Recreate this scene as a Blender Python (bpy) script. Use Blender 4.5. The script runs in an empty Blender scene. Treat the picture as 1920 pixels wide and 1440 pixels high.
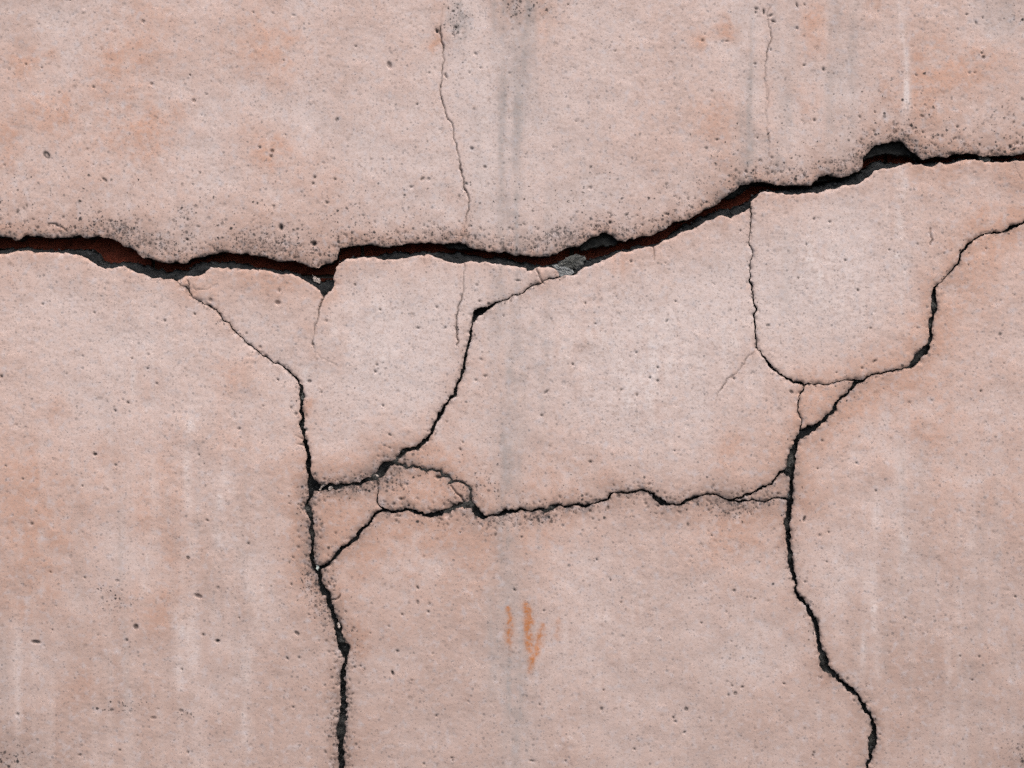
import bpy, math, random
import numpy as np

# ------------------------------------------------------------------ camera, sky, sun, exposure
SCN = bpy.context.scene
PX = 0.0008                      # metres of wall per photograph pixel (the view is about 1.54 m wide)
ZC = 1.45                        # height of the view's centre above the ground
def W(x, y, d):                  # wall coordinates (px right, px down, px out of the wall) -> world
    return ((x - 960.0) * PX, -d * PX, ZC + (720.0 - y) * PX)

cam_d = bpy.data.cameras.new('camera'); cam = bpy.data.objects.new('camera', cam_d)
SCN.collection.objects.link(cam); SCN.camera = cam
cam_d.lens = 50.0; cam_d.sensor_width = 36.0
cam_d.clip_start = 0.05; cam_d.clip_end = 3000.0
cam.location = (0.0, -1920 * PX * 50.0 / 36.0, ZC)
cam.rotation_euler = (math.radians(90), 0, 0)

SUN_EL, SUN_AZ = math.radians(58), math.radians(18)      # high, in front of the wall, a little to the right
w = bpy.data.worlds.new('World'); SCN.world = w; w.use_nodes = True
nt = w.node_tree; bg = nt.nodes['Background']
sky = nt.nodes.new('ShaderNodeTexSky'); sky.sky_type = 'NISHITA'; sky.sun_disc = False
sky.sun_elevation = SUN_EL; sky.sun_rotation = math.radians(180) - SUN_AZ
sky.air_density = 1.0; sky.dust_density = 6.0; sky.ozone_density = 1.0
nt.links.new(sky.outputs[0], bg.inputs[0]); bg.inputs[1].default_value = 0.10
sun_d = bpy.data.lights.new('sun', 'SUN'); sun = bpy.data.objects.new('sun', sun_d)
SCN.collection.objects.link(sun)
sun_d.energy = 0.75; sun_d.angle = math.radians(70); sun_d.color = (1.0, 0.965, 0.92)
sun.location = (3, -6, 8)
sun.rotation_euler = (math.radians(90) - SUN_EL, 0, SUN_AZ)
SCN.view_settings.view_transform = 'Standard'; SCN.view_settings.look = 'None'
SCN.view_settings.exposure = 0.99; SCN.view_settings.gamma = 1.0
SCN.view_settings.use_curve_mapping = False
SCN.cycles.max_bounces = 3; SCN.cycles.diffuse_bounces = 3; SCN.cycles.use_denoising = False

# ------------------------------------------------------------------ traced lines (photograph pixels)
def T(ox, oy, s, pts, k=1.0):
    out = []
    for p in pts:
        out.append((ox + p[0] / s, oy + p[1] / s, (p[2] / s * k if len(p) > 2 else 0.0)))
    return out
S3 = 16 / 3.0
# upper lip of the wide crack
U = T(0, 400, S3, [(0,225),(60,232),(110,240),(130,265),(180,265),(235,228),(275,215),(330,228),(430,235),(520,248),(620,245),(720,238),(790,215),(830,240),(860,250),(910,238),(980,230),(1050,240),(1120,262),(1200,290),(1250,335),(1310,345),(1360,375),(1400,420),(1430,450),(1500,442),(1560,465),(1610,488),(1700,498),(1770,485),(1830,502),(1880,490)]) \
  + T(320, 420, S3, [(190,355),(270,332),(340,325),(420,305),(480,285),(540,272),(600,285),(680,298),(760,292),(840,310),(920,325),(1000,345),(1080,368),(1150,375),(1230,368),(1300,390),(1360,420),(1410,440),(1460,440),(1510,415),(1560,395),(1640,362),(1665,355),(1675,300),(1690,243)]) \
  + T(640, 420, S3, [(20,240),(60,235),(120,215),(180,215),(250,205),(330,210),(400,228),(480,230),(560,212),(640,198),(720,195),(800,185),(880,182),(950,195),(1030,200),(1100,188),(1180,185),(1240,200),(1270,230),(1340,250),(1420,262),(1520,275),(1620,275),(1680,292)]) \
  + T(960, 380, S3, [(0,515),(60,520),(120,530),(200,540),(300,538),(380,530),(440,515),(510,470),(580,445),(670,438),(720,390),(800,345),(880,310),(930,295),(970,315),(1030,355),(1060,380),(1120,385),(1180,360),(1260,345),(1330,328),(1400,328),(1460,290),(1530,265)]) \
  + T(1260, 240, S3, [(0,945),(60,935),(150,925),(220,880),(290,845),(380,800),(440,765),(510,705),(580,655),(650,605),(720,568),(800,548),(870,545),(950,552),(1050,570),(1130,578),(1220,570),(1320,572),(1400,570),(1440,530),(1490,480),(1560,462),(1630,482)]) \
  + T(1580, 220, 1920/340., [(0,635),(80,605),(160,575),(205,535),(215,480),(210,430),(270,380),(300,330),(360,290),(440,280),(520,255),(600,250),(650,280),(690,330),(760,385),(815,430),(840,450),(920,432),(1000,420),(1080,425),(1130,400),(1200,385),(1300,380),(1400,385),(1440,400),(1520,415),(1650,412),(1720,400),(1800,405),(1870,395),(1920,375)])
U = [(-2600,520,0),(-1800,470,0),(-1200,505,0),(-700,455,0),(-300,462,0),(-120,438,0)] + U + [(2050,262,0),(2300,225,0),(2700,170,0),(3200,150,0),(3800,95,0),(4600,70,0)]
# lower lip, in pieces
LA = [(-2600,535,0),(-1800,488,0),(-1200,520,0),(-700,472,0),(-300,485,0),(-120,470,0)] + T(0, 400, S3, [(0,405),(80,405),(110,390),(180,375),(240,370),(310,373),(400,388),(500,388),(580,390),(680,398),(760,408),(820,425),(870,450),(920,485),(980,525),(1050,555),(1130,545),(1200,528),(1240,522),(1280,550),(1340,578),(1410,600),(1490,632),(1560,650),(1640,660),(1720,652),(1775,680)])
LB = T(320, 420, S3, [(70,573),(120,545),(190,515),(280,520),(340,490),(370,460),(400,428),(450,435),(510,440),(575,430),(600,455),(680,442),(740,455),(790,462),(870,460),(960,468),(1040,490),(1120,505),(1200,498),(1280,525),(1350,570),(1420,610),(1475,650),(1500,690),(1530,730),(1570,705),(1610,665),(1640,620),(1640,575),(1625,555),(1640,500),(1655,430),(1690,395)]) \
   + T(640, 420, S3, [(20,375),(60,350),(140,348),(210,332),(300,328),(370,348),(430,362),(500,350),(600,340),(700,325),(790,308),(850,305),(910,308),(940,332),(1000,348),(1060,380),(1130,395),(1200,398),(1240,385),(1300,368),(1350,375),(1380,390),(1440,378),(1540,395),(1640,415),(1740,420),(1800,432),(1845,440),(1855,468)]) \
   + T(960, 380, S3, [(190,680),(230,655),(300,645),(370,640),(430,660),(460,690),(480,745)])
LD = T(960, 380, S3, [(480,745),(600,725),(640,715),(690,670),(760,640),(850,610),(900,580),(960,555),(1040,510),(1080,490),(1150,495),(1220,470),(1300,455),(1370,435),(1410,440),(1480,405),(1560,370),(1600,360)]) \
   + T(1260, 240, S3, [(60,1060),(120,1040),(200,1020),(250,990),(300,960),(380,920),(450,890),(530,885),(590,905),(610,880),(670,862),(740,825),(770,805),(785,790)])
LE = T(1260, 240, S3, [(785,790),(790,740),(830,700),(880,650),(930,632),(1000,640),(1080,650),(1170,665),(1280,660),(1380,645),(1450,655),(1530,620),(1640,605)]) \
   + T(1580, 220, 1920/340., [(0,715),(80,715),(160,705),(220,670),(280,625),(330,565),(400,550),(500,540),(590,520),(660,490),(740,500),(820,500),(900,520),(945,525),(1000,495),(1060,483),(1150,490),(1230,462),(1330,450),(1400,445),(1460,455),(1530,475),(1640,472),(1750,478),(1850,460),(1920,465)]) + [(2050,288,0),(2300,250,0),(2700,198,0),(3200,172,0),(3800,118,0),(4600,88,0)]
# edge of the grey mortar inside the wide crack
M = [(-2600,528,0),(-1800,480,0),(-1200,513,0),(-700,464,0),(-300,474,0),(-120,458,0)] \
  + T(0, 400, S3, [(0,345),(100,335),(180,330),(300,345),(450,350),(600,350),(720,355),(850,350),(950,385),(1000,450),(1050,480),(1120,490),(1220,470),(1290,490),(1400,500),(1470,510),(1560,560),(1650,580),(1700,575)]) \
  + T(320, 420, S3, [(0,460),(150,455),(200,400),(300,365),(420,370),(550,375),(700,385),(800,400),(900,430),(1000,440),(1130,450),(1200,465),(1290,490),(1370,530),(1450,530),(1540,560),(1600,560),(1630,520),(1650,440),(1700,350)]) \
  + T(640, 420, S3, [(80,320),(200,320),(350,310),(450,270),(550,265),(650,270),(780,275),(900,280),(1000,270),(1150,260),(1300,290),(1400,315),(1550,320),(1650,345)]) \
  + T(960, 380, S3, [(0,560),(70,580),(200,610),(330,620),(420,600),(500,560),(740,560),(850,540),(950,510),(1000,480),(1100,460),(1180,460),(1250,400),(1350,420),(1450,400),(1540,350)]) \
  + T(1260, 240, S3, [(0,1040),(80,1000),(200,960),(300,860),(400,840),(480,810),(600,800),(700,750),(780,720),(860,650),(900,605),(1000,600),(1150,590),(1300,590),(1400,580),(1500,550),(1600,525),(1660,518)]) \
  + T(1580, 220, 1920/340., [(0,660),(120,600),(230,530),(330,460),(430,435),(480,470),(600,470),(700,480),(850,480),(950,450),(1100,460),(1230,440),(1350,420),(1450,420),(1560,430),(1680,450),(1800,430),(1920,430)]) + [(2050,276,0),(2300,238,0),(2700,184,0),(3200,161,0),(3800,107,0),(4600,79,0)]
# hollows under the upper lip where dark mortar stands lower than the pink coat
SPOTS = [T(960,380,S3,[(640,430),(690,470),(760,470),(850,450),(900,430),(960,440),(1030,430),(1070,385),(1000,250),(900,250),(700,350)]),
         T(1580,220,1920/340.,[(195,480),(230,455),(300,425),(420,390),(560,395),(700,405),(850,450),(800,300),(600,200),(300,220),(180,380)]),
         T(1260,240,S3,[(500,720),(580,700),(650,690),(720,640),(770,600),(820,550),(760,500),(560,620)]),
         T(1260,240,S3,[(1420,540),(1500,535),(1600,505),(1660,480),(1560,400),(1440,450)]),
         T(640,420,S3,[(1000,205),(1080,245),(1200,255),(1300,270),(1340,245),(1240,150),(1050,150)])]

# narrow cracks: (x, y, full width)
L1a = T(300,500,6,[(195,160,5),(250,215,6),(320,260,11),(360,320,6),(410,375,8),(470,400,10),(540,435,10),(600,470,13),(655,515,13),(700,585,10),(785,632,9),(850,735,11),(900,785,11),(945,825,11),(1020,885,11),(1070,930,12),(1150,995,14),(1220,1030,11),(1270,1078,11),(1340,1095,10),(1430,1160,13),(1510,1235,20),(1560,1290,20)]) \
    + T(500,680,6,[(380,250,28),(385,310,25),(395,370,45),(395,440,45),(388,490,40),(400,560,35),(408,610,25),(395,680,58),(400,740,56),(415,810,25),(422,850,14),(430,890,50),(450,960,35),(465,1020,40),(475,1060,48),(465,1120,48),(470,1180,48),(485,1240,40),(495,1300,55),(510,1360,100)])
L1b = T(540,860,6,[(270,300,100),(255,380,40),(245,440,32),(218,490,45),(222,560,78),(240,620,68),(260,690,30),(262,760,35),(265,840,55),(275,900,45),(280,970,35),(278,1050,30),(280,1130,48),(285,1190,40),(320,1230,75)])
L1c = T(500,1040,6,[(560,150,75),(595,220,50),(600,290,32),(630,360,55),(650,420,78),(690,500,70),(715,560,60),(745,640,55),(760,700,60),(790,760,68),(795,820,72),(810,890,62),(830,960,75),(855,1030,118),(880,1090,105),(890,1150,48),(885,1210,40)]) \
    + T(500,1200,6,[(870,310,36),(860,370,60),(855,440,50),(858,500,62),(855,570,58),(860,640,45),(870,710,58),(860,780,68),(855,850,76),(845,920,86),(840,990,105),(830,1060,86),(835,1120,55),(835,1180,60),(840,1240,55),(840,1300,58),(838,1360,54),(838,1440,50)]) \
    + [(655,1520,9),(640,1640,10),(668,1800,8),(650,2000,9),(662,2600,8)]
C1a = T(960,380,S3,[(480,745,14),(400,762,10),(330,775,9),(300,800,9),(210,828,9),(160,855,12),(120,900,12),(60,925,12),(0,935,12)]) \
    + T(640,420,S3,[(1640,760,12),(1560,785,18),(1510,810,24),(1450,850,40)]) \
    + T(740,560,6,[(970,140,85),(920,165,85),(900,215,50),(875,270,20),(868,340,25),(860,380,34),(850,430,28),(835,490,20),(815,560,28),(795,630,28),(780,690,28),(778,750,34),(765,820,36),(745,890,28),(710,950,22),(690,1020,30),(680,1080,30),(620,1130,34),(580,1190,44),(540,1250,30),(495,1310,48),(475,1370,26),(450,1420,22)]) \
    + T(680,800,6,[(790,30,30),(750,100,30),(720,150,44),(660,195,48),(600,240,48),(540,260,45),(450,290,50),(390,350,45),(360,385,40)])
C1b = T(680,800,6,[(360,385,40),(300,410,42),(250,450,95),(200,510,88),(150,548,60)])
C1c = T(680,800,6,[(150,548,60),(60,590,40)]) + T(540,860,6,[(840,255,28),(800,290,24),(740,290,38),(680,290,26),(620,300,34),(540,320,58),(450,320,74),(380,330,58),(320,320,86),(270,300,100)])
N34 = T(680,800,6,[(360,385,25),(400,425,22),(470,435,18),(530,460,20),(610,460,20),(660,480,24),(740,485,18),(820,495,17),(880,495,20),(930,545,17),(990,575,22),(1060,615,24),(1130,640,22),(1190,665,18),(1215,710,18),(1215,770,18),(1215,830,24),(1230,880,40)])
HK = T(680,800,6,[(150,548,5),(172,650,5),(175,735,9),(165,800,12),(160,850,16),(190,900,18),(240,940,24)])
B25 = T(540,860,6,[(320,1230,60),(400,1220,30),(450,1190,30),(490,1150,30),(540,1080,32),(600,1010,34),(680,960,34),(740,920,34),(790,850,34),(830,790,34),(900,750,30),(935,700,30),(960,650,28),(1010,600,28),(1080,580,28)])
B54 = T(680,800,6,[(240,940,28),(330,960,34),(420,950,34),(490,930,25),(550,945,26),(620,970,40),(680,985,40),(770,995,35),(840,980,50),(910,955,60),(980,935,55),(1050,890,60),(1120,880,68),(1230,880,70)])
B46 = T(680,800,6,[(1230,880,70),(1255,915,70),(1280,960,64),(1330,1000,58),(1390,1015,45),(1460,1000,28),(1540,990,30),(1600,960,52),(1650,960,48),(1720,955,25),(1790,930,18),(1850,945,17)]) \
    + T(960,860,6,[(230,590,20),(310,565,22),(370,585,45),(430,560,52),(480,530,42),(520,515,20),(600,540,25),(680,525,20),(780,520,34),(860,525,25),(930,505,18),(1000,475,17),(1080,460,20),(1110,410,28),(1140,380,15),(1230,375,15),(1310,390,15),(1380,375,16),(1450,352,15),(1530,365,18),(1590,395,34),(1630,450,48),(1690,490,56),(1760,510,30),(1840,520,24)]) \
    + T(1220,840,6,[(340,635,18),(390,600,34),(470,565,28),(560,540,20),(640,520,18),(700,515,17),(780,540,17),(850,575,20),(900,590,30)])
B67 = T(1220,840,6,[(900,590,25),(960,565,25),(1040,550,25),(1120,520,20),(1200,480,25),(1280,440,20),(1360,410,20),(1400,360,22),(1440,305,22),(1490,270,30),(1555,275,60)])
B68 = T(1220,840,6,[(900,590,22),(990,605,18),(1070,590,16),(1150,580,14),(1210,600,12),(1280,610,14),(1340,585,13),(1400,560,14),(1460,560,14),(1530,580,30),(1580,590,40)])
R10_11 = T(1400,700,6,[(1245,95,60),(1190,150,30),(1150,190,20),(1110,250,22),(1050,290,24),(1010,340,38),(990,400,46),(940,455,28),(890,510,38),(830,560,44),(770,610,56),(700,630,92),(640,670,86),(600,700,60)])
R11_7 = T(1400,700,6,[(600,700,60),(570,740,45),(552,790,40),(532,850,74),(512,940,95),(494,1020,105),(475,1115,95)])
R7_8 = T(1400,700,6,[(475,1115,95),(512,1180,40),(508,1260,32),(500,1340,32),(500,1430,50)])
Rend = T(1400,920,6,[(500,110,56),(482,180,55),(470,250,55),(455,330,60),(450,390,58),(470,460,40),(475,530,54),(480,600,52),(490,670,45),(495,740,50),(495,800,62),(500,860,45),(510,920,35),(540,970,42),(555,1030,26),(550,1100,28),(570,1160,35),(620,1220,38),(660,1270,38),(690,1320,38)]) \
     + T(1440,1100,6,[(500,340,50),(520,370,55),(540,430,45),(555,520,40),(570,590,35),(580,660,45),(600,730,55),(620,800,82),(630,870,82),(680,930,68),(740,990,62),(790,1040,30),(850,1090,30),(910,1140,44),(970,1190,44),(1020,1235,26),(1050,1300,30),(1080,1360,44),(1120,1410,44)]) \
     + T(1440,1200,6,[(1160,850,30),(1185,910,35),(1195,980,50),(1190,1050,64),(1185,1120,82),(1180,1180,76),(1165,1240,55),(1145,1300,45),(1130,1360,40),(1115,1440,36)]) + [(1640,1530,6),(1610,1680,7),(1650,1850,6),(1630,2050,7),(1660,2600,6)]
EL = T(1320,380,6,[(523,57,12),(530,120,12),(530,210,11),(522,290,9),(510,370,9),(505,445,11),(548,560,11),(525,650,10),(515,760,10),(512,870,15),(545,930,15),(555,1030,14),(555,1110,16),(580,1170,20),(595,1210,15),(560,1275,13),(572,1350,15)]) \
   + T(1320,580,6,[(575,240,14),(580,320,17),(592,370,13),(582,430,13),(640,475,16),(690,550,19),(730,620,25),(790,680,23),(850,730,23),(910,765,19),(980,795,21),(1040,825,28),(1090,830,28),(1130,862,20)])
N9_10 = T(1320,580,6,[(1130,862,18),(1160,838,16),(1210,835,9),(1290,838,9),(1370,848,10),(1440,830,10),(1510,815,10),(1570,795,10),(1640,800,11),(1700,800,32),(1725,815,60)])
N9_11 = T(1320,580,6,[(1130,862,16),(1100,930,15),(1065,990,15),(1058,1080,14),(1058,1150,14),(1085,1220,15),(1100,1250,13),(1090,1310,13),(1080,1370,20),(1080,1420,50)])
EG = T(1560,540,6,[(285,1055,60),(345,1050,18),(390,1010,15),(440,970,15),(520,965,13),(590,950,15),(690,935,20),(760,915,11),(830,900,11),(890,885,32),(920,840,56),(970,790,74),(1010,730,74),(1060,680,68),(1095,630,25),(1110,570,46),(1105,500,42),(1105,430,46),(1110,370,50),(1130,320,28),(1145,260,58),(1150,190,62),(1150,120,48),(1145,50,35),(1150,0,20)]) \
   + T(1600,380,6,[(950,920,12),(1010,860,11),(1060,805,11),(1110,770,18),(1150,710,15),(1180,675,25),(1205,600,22),(1240,530,20),(1285,480,32),(1340,430,15),(1410,380,15),(1490,345,13),(1560,350,18),(1640,340,24),(1700,325,20),(1770,280,40),(1850,250,22),(1920,215,18)]) + [(2060,392,4),(2300,405,5),(2700,360,4),(3300,380,5),(4600,330,4)]
# hairlines that die out inside a slab (grooves): (x, y, width)
HAIR = [[(1433,150,.6),(1437,170,.5),(1439,200,.5),(1437,240,.5),(1441,262,.8),(1442,285,.6),(1440,330,.4)],
        T(740,0,6,[(545,80,3),(540,160,3),(525,280,4),(510,370,18),(525,430,14),(548,530,16),(540,600,7),(540,720,7),(530,820,9),(525,930,8),(512,1040,10),(535,1130,12),(555,1200,10),(580,1290,9),(630,1370,8),(660,1440,8)])
        + T(740,220,6,[(660,180,7),(680,280,8),(695,340,10),(715,420,7),(735,510,9),(735,580,24),(760,660,8),(775,720,9),(782,800,16),(820,860,13),(838,910,9),(830,980,9),(810,1090,9),(805,1160,7),(785,1220,4),(785,1310,5),(755,1390,7)]),
        T(640,420,S3,[(1228,390,6),(1225,500,5),(1222,620,6),(1215,700,6),(1185,790,9),(1170,870,10),(1150,930,14)]) + T(740,560,6,[(695,280,12),(690,330,17),(705,400,14),(710,460,14),(700,530,8)]),
        T(300,500,6,[(1840,335,18),(1810,420,14),(1785,490,14),(1785,540,11),(1760,640,9),(1740,710,6),(1725,800,4),(1715,870,9),(1745,940,3),(1735,1030,4)]),
        T(300,500,6,[(1790,990,3),(1820,1035,4),(1920,1070,4),(1990,1110,3)]),
        T(300,500,6,[(310,150,8),(330,200,9),(320,260,14)]), T(300,500,6,[(370,200,4),(410,265,5),(520,260,4),(640,200,3)]),
        T(1320,580,6,[(575,440,6),(530,510,5),(460,585,7),(400,680,5),(320,750,6),(250,795,6),(200,890,9),(160,930,5),(130,1050,3)]),
        T(1300,0,6,[(880,60,4),(850,110,5),(845,210,5),(850,280,6),(870,370,7),(865,480,7),(835,570,8),(825,680,8),(808,760,6),(800,900,5)]),
        T(1300,0,6,[(845,1000,4),(830,1130,6)]), T(1260,240,S3,[(940,0,3),(965,90,5),(970,160,5)]), T(1260,240,S3,[(840,410,5),(825,500,6),(805,550,6)]),
        T(960,380,S3,[(240,650,8),(270,710,8),(300,790,8),(330,820,4)]), T(960,380,S3,[(1410,440,7),(1418,520,6),(1420,580,4)]),
        T(640,420,S3,[(830,310,6),(838,400,3)]), T(680,800,6,[(990,665,11),(1040,730,11),(1080,770,14),(1120,815,16),(1150,860,18)]),
        T(500,1040,6,[(735,505,10),(790,500,10),(820,470,10),(825,440,5)]), T(500,680,6,[(420,870,8),(370,845,6),(320,820,3)]), T(500,680,6,[(430,940,10),(390,920,8),(340,915,5)]),
        T(1440,1100,6,[(570,1015,6),(620,1030,4)]), T(1600,380,6,[(865,290,9),(870,370,10),(862,470,8)]), T(320,420,S3,[(1135,500,5),(1120,570,3)]),
        T(1580,220,1920/340.,[(1820,490,3),(1850,590,4),(1900,660,3)]), T(0,400,S3,[(480,100,7),(560,120,9),(640,155,9),(665,185,5)])]

rng = np.random.default_rng(7)
def smooth(t): return t * t * (3 - 2 * t)
def frac(pts, amp=0.10, step=5.0, seed=0):
    """subdivide a traced line with small random offsets so the break looks torn"""
    r = np.random.default_rng(1000 + seed); pts = [tuple(p) for p in pts]
    for _ in range(5):
        out = [pts[0]]; grew = False
        for a, b in zip(pts[:-1], pts[1:]):
            dx, dy = b[0] - a[0], b[1] - a[1]; L = math.hypot(dx, dy)
            st = step if -150 < a[0] < 2070 and -150 < a[1] < 1590 else 25.0
            if L > st:
                k = max(-2.2, min(2.2, r.normal() * amp))
                if st > step: k *= .25
                out.append(((a[0] + b[0]) / 2 - dy * k * 0.9, (a[1] + b[1]) / 2 + dx * k * 0.9, (a[2] + b[2]) / 2)); grew = True
            out.append(b)
        pts = out
        if not grew: break
    return pts

NODES = {}
CH = {}
def chain(name, pts, amp=0.10, start=None, end=None):
    pts = list(pts)
    if start:
        NODES.setdefault(start, pts[0][:2]); pts[0] = (*NODES[start], pts[0][2])
    if end:
        NODES.setdefault(end, pts[-1][:2]); pts[-1] = (*NODES[end], pts[-1][2])
    CH[name] = np.array(frac(pts, amp, 5.0, len(CH)))
chain('U', U, .09); chain('LA', LA, .09, None, 'N0'); chain('LB', LB, .09, 'N0', 'NC'); chain('LD', LD, .09, 'NC', 'NE'); chain('LE', LE, .09, 'NE', None)
chain('M', M, .12)
chain('L1a', L1a, .10, 'N0', 'N1'); chain('L1b', L1b, .10, 'N1', 'N2'); chain('L1c', L1c, .10, 'N2', None)
chain('C1a', C1a, .10, 'NC', 'N3'); chain('C1b', C1b, .10, 'N3', 'K'); chain('C1c', C1c, .10, 'K', 'N1')
chain('N34', N34, .12, 'N3', 'N4'); chain('B25', B25, .08, 'N2', 'N5'); chain('B54', B54, .08, 'N5', 'N4'); chain('B46', B46, .10, 'N4', 'N6')
chain('HK', HK, .10, 'K', 'N5'); chain('R10_11', R10_11, .10, 'N10', 'N11'); chain('R11_7', R11_7, .10, 'N11', 'N7'); chain('R7_8', R7_8, .10, 'N7', 'N8')
chain('Rend', Rend, .10, 'N8', None); chain('B67', B67, .10, 'N6', 'N7'); chain('B68', B68, .10, 'N6', 'N8')
chain('EL', EL, .08, 'NE', 'N9'); chain('N9_10', N9_10, .10, 'N9', 'N10'); chain('N9_11', N9_11, .08, 'N9', 'N11'); chain('EG', EG, .10, 'N10', None)

# slabs: closed loops of chains ('-' = reversed) and far corners
FAR = 6000
SLABS = [
    ('top',   ['U', (FAR, 60), (FAR, -FAR), (-FAR, -FAR), (-FAR, 520)], 0.0, 44),
    ('left',  ['LA', 'L1a', 'L1b', 'L1c', (660, FAR), (-FAR, FAR), (-FAR, 535)], 0.4, 28),
    ('upper', ['LB', 'C1a', 'C1b', 'C1c', '-L1a'], 1.5, 24),
    ('mid',   ['LD', 'EL', 'N9_11', 'R11_7', '-B67', '-B46', '-N34', '-C1a'], 0.9, 24),
    ('tri',   ['N9_10', 'R10_11', '-N9_11'], -0.6, 22),
    ('east',  ['LE', (FAR, 80), (FAR, 330), '-EG', '-N9_10', '-EL'], 1.2, 24),
    ('right', ['EG', (FAR, 330), (FAR, FAR), (1660, FAR), '-Rend', '-R7_8', '-R11_7', '-R10_11'], 0.2, 28),
    ('sliver',['R7_8', '-B68', 'B67'], -1.4, 22),
    ('base',  ['B25', 'B54', 'B46', 'B68', 'Rend', (1660, FAR), (660, FAR), '-L1c'], 0.0, 28),
    ('chipA', ['-C1c', 'HK', '-B25', '-L1b'], -1.2, 22),
    ('chipB', ['-C1b', 'N34', '-B54', '-HK'], -0.8, 22),
]

# ------------------------------------------------------------------ the sampling grid of the wall face
def axis(lo, hi, far_lo, far_hi, h):
    core = list(np.arange(lo, hi + h * .5, h)); a = []; x = lo; g = h
    while x > far_lo: g = min(g * 1.09, 34); x -= g; a.append(x)
    b = []; x = core[-1]; g = h
    while x < far_hi: g = min(g * 1.09, 34); x += g; b.append(x)
    return np.array(a[::-1] + core + b)
H0 = 1.9
YB = 720 + ZC / PX                                   # ground line in px
XS = axis(-14, 1934, -1500, 3420, H0); YS = axis(-14, 1454, -900, YB, H0)
XS[0], XS[-1], YS[0], YS[-1] = -1500, 3420, -900, YB
NX, NY = len(XS), len(YS)
GX, GY = np.meshgrid(XS, YS)
GX = GX.astype(np.float32); GY = GY.astype(np.float32)
hx = np.gradient(XS); hy = np.gradient(YS)
HC = np.maximum(hx[None, :], hy[:, None]).astype(np.float32)

def vnoise(sx, sy, seed, X=XS, Y=YS):
    r = np.random.default_rng(seed)
    u = (X + 2000) / sx; v = (Y + 2000) / sy
    R = r.random((int(v.max()) + 3, int(u.max()) + 3)).astype(np.float32) * 2 - 1
    iu = u.astype(int); iv = v.astype(int); fu = smooth(u - iu).astype(np.float32); fv = smooth(v - iv).astype(np.float32)[:, None]
    a = R[iv][:, iu]; b = R[iv][:, iu + 1]; c = R[iv + 1][:, iu]; d = R[iv + 1][:, iu + 1]
    return (a + (b - a) * fu) * (1 - fv) + (c + (d - c) * fu) * fv
def fbm(s, seed, n=3, ar=1.0, X=XS, Y=YS):
    o = 0; A = 1.0; t = 0
    for i in range(n):
        o = o + A * vnoise(s * ar / 2**i, s / 2**i, seed * 31 + i, X, Y); t += A; A *= .55
    return o / t * 1.5
def sstep(a, b, x):
    t = np.clip((x - a) / (b - a), 0, 1); return t * t * (3 - 2 * t)

def line_field(P, R, X=XS, Y=YS):
    """distance to a polyline and its half width there, within R px"""
    D = np.full((len(Y), len(X)), 1e3, np.float32); HW = np.zeros_like(D)
    for a, b in zip(P[:-1], P[1:]):
        x0, x1 = min(a[0], b[0]) - R, max(a[0], b[0]) + R; y0, y1 = min(a[1], b[1]) - R, max(a[1], b[1]) + R
        i0, i1 = np.searchsorted(X, [x0, x1]); j0, j1 = np.searchsorted(Y, [y0, y1])
        if i1 <= i0 or j1 <= j0: continue
        xx = X[None, i0:i1]; yy = Y[j0:j1, None]
        dx, dy = b[0] - a[0], b[1] - a[1]; L2 = dx * dx + dy * dy + 1e-9
        t = np.clip(((xx - a[0]) * dx + (yy - a[1]) * dy) / L2, 0, 1)
        d = np.hypot(xx - a[0] - t * dx, yy - a[1] - t * dy); hw = (a[2] + (b[2] - a[2]) * t) * .5
        sub = D[j0:j1, i0:i1]; m = (d - hw) < (sub - HW[j0:j1, i0:i1])
        sub[m] = d[m]; HW[j0:j1, i0:i1][m] = hw[m]
    return D, HW
def inside(poly, X=XS, Y=YS):
    P = np.asarray(poly)[:, :2]; A = P; B = np.roll(P, -1, 0); out = np.zeros((len(Y), len(X)), bool)
    for j, y in enumerate(Y):
        m = (A[:, 1] <= y) != (B[:, 1] <= y)
        if not m.any(): continue
        a, b = A[m], B[m]; xc = np.sort(a[:, 0] + (y - a[:, 1]) / (b[:, 1] - a[:, 1]) * (b[:, 0] - a[:, 0]))
        out[j] = np.searchsorted(xc, X) % 2 == 1
    return out

FIELD = {k: line_field(P, 40.0) for k, P in CH.items() if k != 'M'}

# ------------------------------------------------------------------ stains, painted shade, pits and relief of the plaster face
def gauss(x, y, rx, ry=None): return np.exp(-(((GX - x) / rx) ** 2 + ((GY - y) / (ry or rx)) ** 2))
n4, n8 = fbm(4.5, 1, 2), fbm(8, 2, 2)
n20, n60, n160 = fbm(20, 3, 3), fbm(60, 4, 3), fbm(170, 5, 4)
drag = fbm(7, 6, 2, 1.7)
far = {}
def fard(names, R=130):
    D = np.full(GX.shape, 1e3, np.float32)
    for n in names:
        if n not in far:
            far[n] = line_field(CH[n][::2] if len(CH[n]) > 12 else CH[n], R)[0]
        D = np.minimum(D, far[n])
    return D
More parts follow.
